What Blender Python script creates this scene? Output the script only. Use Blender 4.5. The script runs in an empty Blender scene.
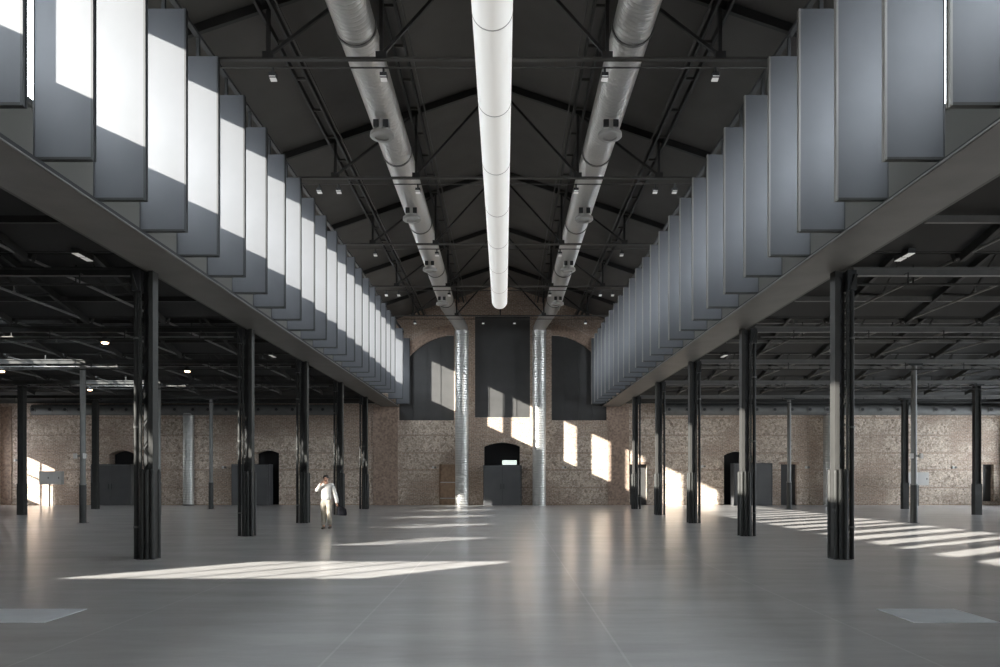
import bpy, bmesh, math, random
from mathutils import Vector, Matrix
random.seed(4)
S = bpy.context.scene
COL = S.collection

# ------------------------------------------------------------------ camera, sky, sun, exposure
cam_d = bpy.data.cameras.new('camera'); cam = bpy.data.objects.new('camera', cam_d); COL.objects.link(cam)
cam.location = (0.2, 0, 1.64); cam.rotation_euler = (math.radians(90), 0, 0)
cam_d.lens = 28.0; cam_d.sensor_width = 36; cam_d.shift_x = -0.004; cam_d.shift_y = 0.1435
cam_d.clip_end = 500
S.camera = cam
w = bpy.data.worlds.new('sky'); S.world = w; w.use_nodes = True
bg = w.node_tree.nodes['Background']; bg.inputs[0].default_value = (0.87, 0.93, 1.0, 1); bg.inputs[1].default_value = 14.0
SUN = Vector((1.0, 1/1.36, -0.455))
sd = bpy.data.lights.new('sun', 'SUN'); sd.energy = 24.0; sd.angle = math.radians(0.5); sd.color = (1.0, 0.95, 0.87)
sun = bpy.data.objects.new('sun', sd); COL.objects.link(sun); sun.location = (-40, -30, 30)
sun.rotation_euler = SUN.to_track_quat('-Z', 'Y').to_euler()
S.view_settings.view_transform = 'Standard'; S.view_settings.look = 'None'
S.view_settings.exposure = 0.15; S.view_settings.gamma = 1.0; S.view_settings.use_curve_mapping = False
S.cycles.max_bounces = 8; S.cycles.diffuse_bounces = 5; S.cycles.glossy_bounces = 4; S.cycles.transparent_max_bounces = 12
S.cycles.sample_clamp_indirect = 6.0
def portal(loc, rot, sx, sy):                      # light portals: they only guide the sky's own light through the glazing
    l = bpy.data.lights.new('sky_portal', 'AREA'); l.shape = 'RECTANGLE'; l.size = sx; l.size_y = sy
    l.cycles.is_portal = True
    o = bpy.data.objects.new('sky_portal', l); o.location = loc; o.rotation_euler = rot; COL.objects.link(o)
YB, YE = -12.0, 45.45                                # wall behind the camera, brick end wall
for s in (-1, 1):
    portal((s*7.40, (YB+YE)/2, 8.83), (0, s*math.radians(90), 0), 2.6, YE-YB)
ADDED_FRONT_WIN = [(a, a+3.4, 0.8, 4.9) for a in (15.0, 20.5)]  # added windows in the unseen wall, put in for extra daylight
ADDED_SIDE_WIN = [(16.5, 20.7), (22.8, 27.0), (29.1, 33.3), (35.4, 39.6), (40.6, 45.1)]  # added windows out of view that brighten the right aisle and end wall
for a, b in ADDED_SIDE_WIN: portal((29.92, (a+b)/2, 3.0), (0, math.radians(90), 0), 4.2, b-a)
for x0, x1, z0, z1 in ADDED_FRONT_WIN: portal(((x0+x1)/2, YB-0.35, (z0+z1)/2), (math.radians(90), 0, 0), x1-x0, z1-z0)

# ------------------------------------------------------------------ materials
def mat(name, col, rough=0.6, metal=0.0, var=0.0, vscale=3.0, bump=0.0, bscale=40.0, spec=0.5):
    m = bpy.data.materials.new(name); m.use_nodes = True; nt = m.node_tree; b = nt.nodes['Principled BSDF']
    b.inputs['Base Color'].default_value = (*col, 1); b.inputs['Roughness'].default_value = rough
    b.inputs['Metallic'].default_value = metal; b.inputs['Specular IOR Level'].default_value = spec
    tc = nt.nodes.new('ShaderNodeTexCoord')
    if var:
        n = nt.nodes.new('ShaderNodeTexNoise'); n.inputs['Scale'].default_value = vscale; n.inputs['Detail'].default_value = 5
        nt.links.new(tc.outputs['Object'], n.inputs['Vector'])
        r = nt.nodes.new('ShaderNodeMapRange'); r.inputs['From Min'].default_value = 0.3; r.inputs['From Max'].default_value = 0.7
        r.inputs['To Min'].default_value = 1-var; r.inputs['To Max'].default_value = 1+var
        nt.links.new(n.outputs['Fac'], r.inputs['Value'])
        mx = nt.nodes.new('ShaderNodeVectorMath'); mx.operation = 'SCALE'; mx.inputs[0].default_value = col
        nt.links.new(r.outputs['Result'], mx.inputs['Scale']); nt.links.new(mx.outputs[0], b.inputs['Base Color'])
    if bump:
        n = nt.nodes.new('ShaderNodeTexNoise'); n.inputs['Scale'].default_value = bscale
        nt.links.new(tc.outputs['Object'], n.inputs['Vector'])
        bp = nt.nodes.new('ShaderNodeBump'); bp.inputs['Strength'].default_value = bump; bp.inputs['Distance'].default_value = 0.02
        nt.links.new(n.outputs['Fac'], bp.inputs['Height']); nt.links.new(bp.outputs[0], b.inputs['Normal'])
    return m
M = {}
M['fin'] = mat('fin sheet metal', (0.092, 0.095, 0.103), 0.5, 0.15, 0.07, 1.2, spec=0.35)
M['fin_edge'] = mat('fin trim', (0.20, 0.19, 0.175), 0.45)
M['steel'] = mat('dark painted steel', (0.030, 0.030, 0.028), 0.55, 0.0, 0.15, 5, spec=0.3)
M['pale'] = mat('pale grey enamel', (0.36, 0.35, 0.33), 0.5)
M['steel_lit'] = mat('dark painted steel in lit tone', (0.042, 0.041, 0.039), 0.6, 0, 0.1, 4, spec=0.25)
M['steel_black'] = mat('black steel', (0.022, 0.023, 0.024), 0.5)
M['steel_light'] = mat('grey painted steel', (0.13, 0.128, 0.12), 0.5, 0, 0.1, 4)
M['girder'] = mat('girder paint', (0.125, 0.117, 0.107), 0.5, 0.0, 0.12, 1.5)
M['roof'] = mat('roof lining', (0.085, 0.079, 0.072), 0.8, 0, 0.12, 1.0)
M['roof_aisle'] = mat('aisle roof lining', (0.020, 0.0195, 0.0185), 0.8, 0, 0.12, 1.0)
M['truss'] = mat('truss steel', (0.012, 0.0115, 0.011), 0.55)
M['chord'] = mat('chord steel', (0.045, 0.042, 0.038), 0.5)
M['upstand'] = mat('upstand lining', (0.07, 0.067, 0.058), 0.6)
M['lobby'] = mat('entrance box sheet', (0.075, 0.075, 0.077), 0.5, 0, 0.1, 1.5)
M['panel'] = mat('dark wall panel', (0.046, 0.045, 0.044), 0.55, 0, 0.15, 1.5)
M['black'] = mat('opening dark', (0.012, 0.012, 0.013), 0.8)
M['wood'] = mat('brown door timber', (0.30, 0.20, 0.13), 0.6, 0, 0.25, 6)
M['white_box'] = mat('pale enamel', (0.55, 0.54, 0.52), 0.4, 0, 0.04, 4)
M['trimred'] = mat('red brick', (0.31, 0.225, 0.175), 0.9, 0, 0.35, 9, 0.5, 30)
M['skin'] = mat('skin', (0.45, 0.25, 0.17), 0.5)
M['hair'] = mat('hair', (0.02, 0.015, 0.012), 0.6)
M['sweater'] = mat('cream knit', (0.62, 0.60, 0.57), 0.9, 0, 0.1, 20)
M['trouser'] = mat('beige cotton', (0.40, 0.355, 0.29), 0.9, 0, 0.2, 8)
M['shoe'] = mat('brown leather', (0.06, 0.045, 0.03), 0.5)
M['bag'] = mat('black bag', (0.012, 0.012, 0.015), 0.95, spec=0.05)
M['hatch'] = mat('pale floor plate', (0.60, 0.61, 0.62), 0.4, 0, 0.08, 3)

def emis(name, col, strength, base=(0.8, 0.8, 0.8)):
    m = mat(name, base, 0.5); b = m.node_tree.nodes['Principled BSDF']
    b.inputs['Emission Color'].default_value = (*col, 1); b.inputs['Emission Strength'].default_value = strength
    return m
M['tube'] = emis('white membrane with added glow', (1.0, 0.97, 0.92), 0.36, (0.6, 0.6, 0.58))  # emission added to carry the white tube's brightness
M['lampglow'] = emis('warm lamp glow', (1.0, 0.62, 0.35), 9.0)
M['lens'] = mat('floodlight glass', (0.62, 0.60, 0.56), 0.25)
M['lens_lit'] = emis('lit floodlight glass', (1.0, 0.95, 0.88), 0.2)
M['signlit'] = emis('lit white panel', (0.86, 1.0, 0.88), 0.75)

def duct_mat():
    m = mat('galvanised duct', (0.56, 0.55, 0.53), 0.32, 0.75); nt = m.node_tree; b = nt.nodes['Principled BSDF']
    uv = nt.nodes.new('ShaderNodeUVMap'); sp = nt.nodes.new('ShaderNodeSeparateXYZ'); nt.links.new(uv.outputs[0], sp.inputs[0])
    ad = nt.nodes.new('ShaderNodeMath'); ad.operation = 'MULTIPLY_ADD'; ad.inputs[1].default_value = 0.14
    nt.links.new(sp.outputs[0], ad.inputs[0]); nt.links.new(sp.outputs[1], ad.inputs[2])
    mu = nt.nodes.new('ShaderNodeMath'); mu.operation = 'MULTIPLY'; mu.inputs[1].default_value = 2*math.pi/0.14; nt.links.new(ad.outputs[0], mu.inputs[0])
    sn = nt.nodes.new('ShaderNodeMath'); sn.operation = 'SINE'; nt.links.new(mu.outputs[0], sn.inputs[0])
    pw = nt.nodes.new('ShaderNodeMapRange'); pw.inputs['From Min'].default_value = 0.3; nt.links.new(sn.outputs[0], pw.inputs['Value'])
    bp = nt.nodes.new('ShaderNodeBump'); bp.inputs['Strength'].default_value = 1.0; bp.inputs['Distance'].default_value = 0.035
    nt.links.new(pw.outputs[0], bp.inputs['Height']); nt.links.new(bp.outputs[0], b.inputs['Normal'])
    n = nt.nodes.new('ShaderNodeTexNoise'); n.inputs['Scale'].default_value = 3; tc = nt.nodes.new('ShaderNodeTexCoord')
    nt.links.new(tc.outputs['Object'], n.inputs['Vector'])
    rr = nt.nodes.new('ShaderNodeMapRange'); rr.inputs['To Min'].default_value = 0.34; rr.inputs['To Max'].default_value = 0.5
    nt.links.new(n.outputs['Fac'], rr.inputs['Value']); nt.links.new(rr.outputs[0], b.inputs['Roughness'])
    return m
M['duct'] = duct_mat()
M['duct_dull'] = mat('dull duct sheet', (0.15, 0.15, 0.145), 0.55, 0.1, 0.12, 4)

def brick_mat():
    m = bpy.data.materials.new('old brick and rubble wall'); m.use_nodes = True; nt = m.node_tree; L = nt.links; b = nt.nodes['Principled BSDF']
    b.inputs['Roughness'].default_value = 0.95; b.inputs['Specular IOR Level'].default_value = 0.15
    tc = nt.nodes.new('ShaderNodeTexCoord'); sp = nt.nodes.new('ShaderNodeSeparateXYZ'); L.new(tc.outputs['Object'], sp.inputs[0])
    sm = nt.nodes.new('ShaderNodeMath'); L.new(sp.outputs['X'], sm.inputs[0]); L.new(sp.outputs['Y'], sm.inputs[1])
    cb = nt.nodes.new('ShaderNodeCombineXYZ'); L.new(sm.outputs[0], cb.inputs['X']); L.new(sp.outputs['Z'], cb.inputs['Y'])
    br = nt.nodes.new('ShaderNodeTexBrick'); L.new(cb.outputs[0], br.inputs['Vector'])
    br.inputs['Color1'].default_value = (0.43, 0.305, 0.225, 1); br.inputs['Color2'].default_value = (0.31, 0.21, 0.155, 1)
    br.inputs['Mortar'].default_value = (0.44, 0.39, 0.34, 1); br.inputs['Scale'].default_value = 1.0
    br.inputs['Brick Width'].default_value = 0.26; br.inputs['Row Height'].default_value = 0.075; br.inputs['Mortar Size'].default_value = 0.014
    vo = nt.nodes.new('ShaderNodeTexVoronoi'); vo.inputs['Scale'].default_value = 8.5; L.new(cb.outputs[0], vo.inputs['Vector'])
    vr = nt.nodes.new('ShaderNodeValToRGB'); L.new(vo.outputs['Color'], vr.inputs[0])
    vr.color_ramp.elements[0].color = (0.26, 0.20, 0.16, 1); vr.color_ramp.elements[1].color = (0.66, 0.57, 0.48, 1)
    e = vr.color_ramp.elements.new(0.5); e.color = (0.54, 0.45, 0.37, 1)
    n2 = nt.nodes.new('ShaderNodeTexNoise'); n2.inputs['Scale'].default_value = 0.28; n2.inputs['Detail'].default_value = 4; L.new(cb.outputs[0], n2.inputs['Vector'])
    zr = nt.nodes.new('ShaderNodeMapRange'); zr.inputs['From Min'].default_value = 5.0; zr.inputs['From Max'].default_value = 6.5; L.new(sp.outputs['Z'], zr.inputs['Value'])
    nr = nt.nodes.new('ShaderNodeMapRange'); nr.inputs['From Min'].default_value = 0.48; nr.inputs['From Max'].default_value = 0.58; L.new(n2.outputs['Fac'], nr.inputs['Value'])
    mxm = nt.nodes.new('ShaderNodeMath'); mxm.operation = 'MAXIMUM'; L.new(zr.outputs[0], mxm.inputs[0]); L.new(nr.outputs[0], mxm.inputs[1])
    mix = nt.nodes.new('ShaderNodeMix'); mix.data_type = 'RGBA'; L.new(mxm.outputs[0], mix.inputs['Factor'])
    L.new(vr.outputs[0], mix.inputs['A']); L.new(br.outputs['Color'], mix.inputs['B'])
    # brick courses between the rubble, about one metre apart
    pp = nt.nodes.new('ShaderNodeMath'); pp.operation = 'PINGPONG'; pp.inputs[1].default_value = 0.51; L.new(sp.outputs['Z'], pp.inputs[0])
    lt = nt.nodes.new('ShaderNodeMath'); lt.operation = 'LESS_THAN'; lt.inputs[1].default_value = 0.05; L.new(pp.outputs[0], lt.inputs[0])
    mix2 = nt.nodes.new('ShaderNodeMix'); mix2.data_type = 'RGBA'; L.new(lt.outputs[0], mix2.inputs['Factor'])
    L.new(mix.outputs['Result'], mix2.inputs['A']); L.new(br.outputs['Color'], mix2.inputs['B'])
    n3 = nt.nodes.new('ShaderNodeTexNoise'); n3.inputs['Scale'].default_value = 11; n3.inputs['Detail'].default_value = 8; n3.inputs['Roughness'].default_value = 0.7; L.new(cb.outputs[0], n3.inputs['Vector'])
    r3 = nt.nodes.new('ShaderNodeMapRange'); r3.inputs['From Min'].default_value = 0.3; r3.inputs['From Max'].default_value = 0.7; r3.inputs['To Min'].default_value = 0.45; r3.inputs['To Max'].default_value = 1.5
    L.new(n3.outputs['Fac'], r3.inputs['Value'])
    sc = nt.nodes.new('ShaderNodeVectorMath'); sc.operation = 'SCALE'; L.new(mix2.outputs['Result'], sc.inputs[0]); L.new(r3.outputs[0], sc.inputs['Scale'])
    L.new(sc.outputs[0], b.inputs['Base Color'])
    bp = nt.nodes.new('ShaderNodeBump'); bp.inputs['Strength'].default_value = 0.6; bp.inputs['Distance'].default_value = 0.04
    L.new(n3.outputs['Fac'], bp.inputs['Height']); L.new(bp.outputs[0], b.inputs['Normal'])
    return m
M['brick'] = brick_mat()

def floor_mat():
    m = bpy.data.materials.new('polished concrete'); m.use_nodes = True; nt = m.node_tree; L = nt.links; b = nt.nodes['Principled BSDF']
    tc = nt.nodes.new('ShaderNodeTexCoord'); sp = nt.nodes.new('ShaderNodeSeparateXYZ'); L.new(tc.outputs['Object'], sp.inputs[0])
    n = nt.nodes.new('ShaderNodeTexNoise'); n.inputs['Scale'].default_value = 0.9; n.inputs['Detail'].default_value = 10; n.inputs['Roughness'].default_value = 0.72
    mp = nt.nodes.new('ShaderNodeMapping'); mp.inputs['Scale'].default_value = (0.35, 1.3, 1); L.new(tc.outputs['Object'], mp.inputs[0]); L.new(mp.outputs[0], n.inputs['Vector'])
    r = nt.nodes.new('ShaderNodeMapRange'); r.inputs['From Min'].default_value = 0.3; r.inputs['From Max'].default_value = 0.7; r.inputs['To Min'].default_value = 0.84; r.inputs['To Max'].default_value = 1.14
    L.new(n.outputs['Fac'], r.inputs['Value'])
    def line(out, off, period, width):
        a = nt.nodes.new('ShaderNodeMath'); a.operation = 'ADD'; a.inputs[1].default_value = off; L.new(out, a.inputs[0])
        p = nt.nodes.new('ShaderNodeMath'); p.operation = 'PINGPONG'; p.inputs[1].default_value = period/2; L.new(a.outputs[0], p.inputs[0])
        l = nt.nodes.new('ShaderNodeMath'); l.operation = 'LESS_THAN'; l.inputs[1].default_value = width; L.new(p.outputs[0], l.inputs[0]); return l
    l1 = line(sp.outputs['X'], 4.1, 2.7, 0.012); l2 = line(sp.outputs['Y'], -2.95, 6.3, 0.012)
    mx = nt.nodes.new('ShaderNodeMath'); mx.operation = 'MAXIMUM'; L.new(l1.outputs[0], mx.inputs[0]); L.new(l2.outputs[0], mx.inputs[1])
    ma = nt.nodes.new('ShaderNodeMath'); ma.operation = 'MULTIPLY_ADD'; ma.inputs[1].default_value = 0.13; L.new(mx.outputs[0], ma.inputs[0]); L.new(r.outputs[0], ma.inputs[2])
    sc = nt.nodes.new('ShaderNodeVectorMath'); sc.operation = 'SCALE'; sc.inputs[0].default_value = (0.46, 0.445, 0.435); L.new(ma.outputs[0], sc.inputs['Scale'])
    L.new(sc.outputs[0], b.inputs['Base Color'])
    b.inputs['Roughness'].default_value = 0.22; b.inputs['Specular IOR Level'].default_value = 1.0
    return m
M['floor'] = floor_mat()

def glass_mat():
    m = bpy.data.materials.new('clear glazing'); m.use_nodes = True; nt = m.node_tree; nt.nodes.clear(); L = nt.links
    o = nt.nodes.new('ShaderNodeOutputMaterial'); t = nt.nodes.new('ShaderNodeBsdfTransparent'); t.inputs[0].default_value = (0.93, 0.95, 0.95, 1)
    g = nt.nodes.new('ShaderNodeBsdfGlossy'); g.inputs['Roughness'].default_value = 0.03
    f = nt.nodes.new('ShaderNodeFresnel'); f.inputs[0].default_value = 1.3
    x = nt.nodes.new('ShaderNodeMixShader'); L.new(f.outputs[0], x.inputs[0]); L.new(t.outputs[0], x.inputs[1]); L.new(g.outputs[0], x.inputs[2]); L.new(x.outputs[0], o.inputs[0])
    return m
M['glass'] = glass_mat()

# ------------------------------------------------------------------ mesh helpers
class MB:
    def __init__(s): s.v = []; s.f = []; s.uv = None
    def box(s, x0, x1, y0, y1, z0, z1):
        b = len(s.v)
        s.v += [(x, y, z) for z in (z0, z1) for y in (y0, y1) for x in (x0, x1)]
        s.f += [tuple(b+i for i in q) for q in ((0, 2, 3, 1), (4, 5, 7, 6), (0, 1, 5, 4), (2, 6, 7, 3), (0, 4, 6, 2), (1, 3, 7, 5))]
        return s
    def bar(s, p, q, w, h=None, n=4):                 # rectangular bar between two points
        h = h or w; p = Vector(p); q = Vector(q); d = (q-p).normalized()
        up = Vector((0, 0, 1)) if abs(d.z) < 0.9 else Vector((0, 1, 0))
        a = d.cross(up).normalized(); c = a.cross(d).normalized(); b = len(s.v)
        for o in (p, q):
            for (i, j) in ((-1, -1), (1, -1), (1, 1), (-1, 1)): s.v.append(tuple(o + a*(i*w/2) + c*(j*h/2)))
        s.f += [(b, b+1, b+2, b+3), (b+7, b+6, b+5, b+4)] + [(b+i, b+4+i, b+4+(i+1) % 4, b+(i+1) % 4) for i in range(4)]
        return s
    def tube(s, p, q, r, n=12, r2=None):
        r2 = r if r2 is None else r2; p = Vector(p); q = Vector(q); d = (q-p).normalized()
        up = Vector((0, 0, 1)) if abs(d.z) < 0.9 else Vector((0, 1, 0))
        a = d.cross(up).normalized(); c = a.cross(d).normalized(); b = len(s.v)
        for o, rr in ((p, r), (q, r2)):
            for i in range(n):
                t = 2*math.pi*i/n; s.v.append(tuple(o + a*(rr*math.cos(t)) + c*(rr*math.sin(t))))
        s.f += [tuple(b+i for i in range(n)), tuple(b+2*n-1-i for i in range(n))] + [(b+i, b+n+i, b+n+(i+1) % n, b+(i+1) % n) for i in range(n)]
        return s
    def lathe(s, prof, cx=0, cy=0, n=20):             # prof: (r, z) from top to bottom, about a vertical axis
        b = len(s.v)
        for (r, z) in prof:
            for i in range(n):
                t = 2*math.pi*i/n; s.v.append((cx+r*math.cos(t), cy+r*math.sin(t), z))
        for k in range(len(prof)-1):
            for i in range(n): s.f.append((b+k*n+i, b+(k+1)*n+i, b+(k+1)*n+(i+1) % n, b+k*n+(i+1) % n))
        s.f.append(tuple(b+i for i in range(n))); s.f.append(tuple(b+(len(prof)-1)*n+n-1-i for i in range(n)))
        return s
    def prism(s, pts, y0, y1):                         # polygon in X-Z pushed along Y
        b = len(s.v); n = len(pts)
        s.v += [(x, y0, z) for x, z in pts] + [(x, y1, z) for x, z in pts]
        s.f += [tuple(range(b, b+n)), tuple(b+2*n-1-i for i in range(n))] + [(b+i, b+n+i, b+n+(i+1) % n, b+(i+1) % n) for i in range(n)]
        return s
    def sweep(s, path, r, n=24):                       # round tube along a path, with uv = (around 0..1, metres along)
        path = [Vector(p) for p in path]; b = len(s.v); L = [0]
        for i in range(1, len(path)): L.append(L[-1] + (path[i]-path[i-1]).length)
        a = None; uvs = []
        for i, p in enumerate(path):
            d = ((path[min(i+1, len(path)-1)]-p).normalized() + (p-path[max(i-1, 0)]).normalized()).normalized()
            if a is None: a = d.cross(Vector((0.3, 0, 1))).normalized()
            a = (a - d*a.dot(d)).normalized(); c = d.cross(a)
            for k in range(n):
                t = 2*math.pi*k/n; s.v.append(tuple(p + a*(r*math.cos(t)) + c*(r*math.sin(t))))
        s.uv = s.uv or {}
        for i in range(len(path)-1):
            for k in range(n):
                k2 = (k+1) % n; s.uv[len(s.f)] = [(k/n, L[i]), ((k+1)/n, L[i]), ((k+1)/n, L[i+1]), (k/n, L[i+1])]
                s.f.append((b+i*n+k, b+i*n+k2, b+(i+1)*n+k2, b+(i+1)*n+k))
        s.f.append(tuple(b+i for i in range(n))[::-1]); e = b+(len(path)-1)*n; s.f.append(tuple(e+i for i in range(n)))
        return s
    def mesh(s, name, m, smooth=False):
        me = bpy.data.meshes.new(name); me.from_pydata(s.v, [], s.f)
        if s.uv:
            ul = me.uv_layers.new(name='UVMap')
            for pi, uvs in s.uv.items():
                for li, u in zip(me.polygons[pi].loop_indices, uvs): ul.data[li].uv = u
        bm = bmesh.new(); bm.from_mesh(me); bmesh.ops.recalc_face_normals(bm, faces=bm.faces); bm.to_mesh(me); bm.free()
        if smooth:
            for p in me.polygons: p.use_smooth = len(p.vertices) == 4
            try: me.set_sharp_from_angle(angle=math.radians(50))
            except Exception: pass
        me.materials.append(M[m] if isinstance(m, str) else m)
        return me
    def build(s, name, m, parent=None, smooth=False):
        o = bpy.data.objects.new(name, s.mesh(name, m, smooth)); COL.objects.link(o); o.parent = parent
        return o
def tag(o, label=None, cat=None, group=None, kind=None):
    if label: o['label'] = label
    if cat: o['category'] = cat
    if group: o['group'] = group
    if kind: o['kind'] = kind
    return o
def thing(name, loc, label, cat, group=None):
    o = bpy.data.objects.new(name, None); COL.objects.link(o); o.location = loc; o.empty_display_size = 0.1
    return tag(o, label, cat, group, 'thing')
def dup(src, loc, label, group=None):
    r = src.copy(); COL.objects.link(r); r.location = loc; r['label'] = label
    if group: r['group'] = group
    for ch in list(src.children):
        c = ch.copy(); COL.objects.link(c); c.parent = r
        for g in list(ch.children):
            d = g.copy(); COL.objects.link(d); d.parent = c
    return r
def struct(name, mb, m, label, cat, parent=None):
    o = mb.build(name, m, parent)
    return tag(o, label, cat, None, 'structure')
ORD = ['first', 'second', 'third', 'fourth', 'fifth', 'sixth', 'seventh', 'eighth', 'ninth', 'tenth', 'eleventh', 'twelfth', 'thirteenth',
       'fourteenth', 'fifteenth', 'sixteenth', 'seventeenth', 'eighteenth', 'nineteenth', 'twentieth', 'twenty-first', 'twenty-second',
       'twenty-third', 'twenty-fourth', 'twenty-fifth', 'twenty-sixth']
SIDE = {-1: 'left', 1: 'right'}
BAY = 6.3                                             # clerestory and truss spacing
CB = 6.07; CY = [15.6 + CB*i for i in range(5)]        # column lines in view
def wx(px, y=YE): return (px-503)*y/778 + 0.2
def wz(py, y=YE): return 1.62 + (477-py)*y/778

# ------------------------------------------------------------------ the shell
XW = 29.5; XG = 7.23
struct('floor', MB().box(-XW-0.3, XW+0.3, YB-0.3, YE+2.0, -0.3, 0), 'floor', 'grey polished concrete hall floor with slab joints', 'floor')

# brick end wall with its openings cut through
def wall_with_holes(name, outer, holes, y0, y1, m, label):
    bm = bmesh.new(); edges = []
    for loop in [outer] + holes:
        vs = [bm.verts.new((x, y0, z)) for x, z in loop]
        edges += [bm.edges.new((vs[i], vs[(i+1) % len(vs)])) for i in range(len(vs))]
    bmesh.ops.triangle_fill(bm, use_beauty=True, use_dissolve=False, edges=edges)
    r = bmesh.ops.extrude_face_region(bm, geom=bm.faces[:])
    for v in [g for g in r['geom'] if isinstance(g, bmesh.types.BMVert)]: v.co.y = y1
    bmesh.ops.recalc_face_normals(bm, faces=bm.faces)
    me = bpy.data.meshes.new(name); bm.to_mesh(me); bm.free(); me.materials.append(M[m])
    o = bpy.data.objects.new(name, me); COL.objects.link(o); return tag(o, label, 'wall', None, 'structure')
def roofz(x): return 12.95 - 0.34*abs(x)
def arch(px0, px1, pyb, pys, pyt, n=8):                # opening from image measures: bottom, springing, crown
    x0, x1 = wx(px0), wx(px1); zb, zs, zt = wz(pyb) if pyb < 504 else 0.0, wz(pys), wz(pyt)
    pts = [(x0, zb), (x1, zb), (x1, zs)]
    for i in range(1, n):
        t = i/n; pts.append((x1+(x0-x1)*t, zs+(zt-zs)*(1-(2*t-1)**2)))
    return pts + [(x0, zs)]
def rect(px0, px1, pyb, pyt):
    zb = wz(pyb) if pyb < 504 else 0.0
    return [(wx(px0), zb), (wx(px1), zb), (wx(px1), wz(pyt)), (wx(px0), wz(pyt))]
LA = [(453, 335), (446, 335.3), (438, 337), (430, 340), (421, 345), (412, 352), (405, 360), (399, 370), (398, 374)]
def mir(pts): return [(1003.6-x, y) for x, y in pts]
left_arch = [(wx(398), wz(420)), (wx(453), wz(420))] + [(wx(x), wz(y)) for x, y in LA]
right_arch = [(wx(x), wz(y)) for x, y in mir([(398, 420), (453, 420)] + LA)][::-1]
centre_pan = rect(474, 529, 417, 316)
openings = {
 'centre door': arch(483, 519, 505, 446, 442), 'left door': rect(438, 456, 505, 464),
 'far left': arch(108, 134, 505, 454, 450), 'left': arch(254, 278, 505, 453, 450),
 'right': arch(723, 752, 505, 455, 451), 'slot a': rect(629, 646, 504, 464), 'slot b': rect(780, 796, 504, 464), 'slot c': rect(982, 993, 501, 464)}
outer = [(-XW-0.3, -0.3), (XW+0.3, -0.3), (XW+0.3, 8.2), (8.0, 8.2), (8.0, 10.2), (0, 13.0), (-8.0, 10.2), (-8.0, 8.2), (-XW-0.3, 8.2)]
def lift(lp): return [(x, max(z, 0.0)) for x, z in lp]
wall_with_holes('wall_back', outer, [left_arch, right_arch, centre_pan] + [lift(v) for v in openings.values()], YE, YE+0.7, 'brick',
                'old brick and rubble end wall with arched openings')
struct('wall_outer', MB().box(-XW, XW, YE+0.72, YE+0.8, 0.0, 8.0).box(-7.9, 7.9, YE+0.72, YE+0.8, 8.0, 10.2), 'black', 'dark lining behind the openings of the end wall', 'wall')
wall_with_holes('wall_front', [(-XW-0.3, -0.3), (XW+0.3, -0.3), (XW+0.3, 8.2), (8.0, 8.2), (8.0, 10.2), (0, 13.0), (-8.0, 10.2), (-8.0, 8.2), (-XW-0.3, 8.2)],
    [[(a, c), (b, c), (b, d), (a, d)] for a, b, c, d in ADDED_FRONT_WIN], YB-0.3, YB, 'brick', 'brick wall closing the hall behind the viewpoint')
for k, (a, b, c, d) in enumerate(ADDED_FRONT_WIN):
    f = MB()
    for i in range(5): x = a+0.03+(b-a-0.06)*i/4; f.box(x-0.03, x+0.03, YB-0.2, YB-0.14, c, d)
    for z in (c+0.03, (c+d)/2, d-0.03): f.box(a, b, YB-0.2, YB-0.14, z-0.03, z+0.03)
    o = f.build(f'window_{k+20}', 'steel_black'); tag(o, 'added tall window for extra daylight in the unseen wall behind the viewpoint', 'window', 'added windows behind the viewpoint', 'structure')
    g = MB(); g.v = [(a, YB-0.17, c), (b, YB-0.17, c), (b, YB-0.17, d), (a, YB-0.17, d)]; g.f = [(0, 1, 2, 3)]; g.build('window_pane', 'glass', o)
# side walls; the left one has a window near the end wall
struct('wall_left', MB().box(-XW-0.3, -XW, YB, 42.7, 0, 8.2).box(-XW-0.3, -XW, 44.1, YE+0.7, 0, 8.2).box(-XW-0.3, -XW, 42.7, 44.1, 0, 1.2).box(-XW-0.3, -XW, 42.7, 44.1, 3.8, 8.2),
       'brick', 'brick side wall of the left aisle', 'wall')
mb = MB().box(XW, XW+0.3, YB, YE+0.7, 0, 0.9).box(XW, XW+0.3, YB, YE+0.7, 5.1, 8.2); yy = YB
for k, (a, b) in enumerate(ADDED_SIDE_WIN):
    mb.box(XW, XW+0.3, yy, a, 0.9, 5.1); yy = b; f = MB()
    for i in range(5): y = a+0.03+(b-a-0.06)*i/4; f.box(XW+0.12, XW+0.18, y-0.03, y+0.03, 0.9, 5.1)
    for z in (0.93, 2.3, 3.7, 5.07): f.box(XW+0.12, XW+0.18, a, b, z-0.03, z+0.03)
    o = f.build(f'window_{k+30}', 'steel_black'); tag(o, 'added unseen window for extra daylight in the right aisle side wall', 'window', 'added side windows of the right aisle', 'structure')
    g = MB(); g.v = [(XW+0.15, a, 0.9), (XW+0.15, b, 0.9), (XW+0.15, b, 5.1), (XW+0.15, a, 5.1)]; g.f = [(0, 1, 2, 3)]; g.build('window_pane', 'glass', o)
mb.box(XW, XW+0.3, yy, YE+0.7, 0.9, 5.1)
struct('wall_right', mb, 'brick', 'brick side wall of the right aisle', 'wall')
# nave roof
mb = MB()
for s in (-1, 1):
    mb.prism([(0, 12.95), (s*8.0, roofz(8)), (s*8.0, roofz(8)+0.15), (0, 13.1)], YB-0.3, YE+0.8)
struct('ceiling', mb, 'roof', 'dark pitched underside of the nave roof', 'ceiling')
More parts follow.
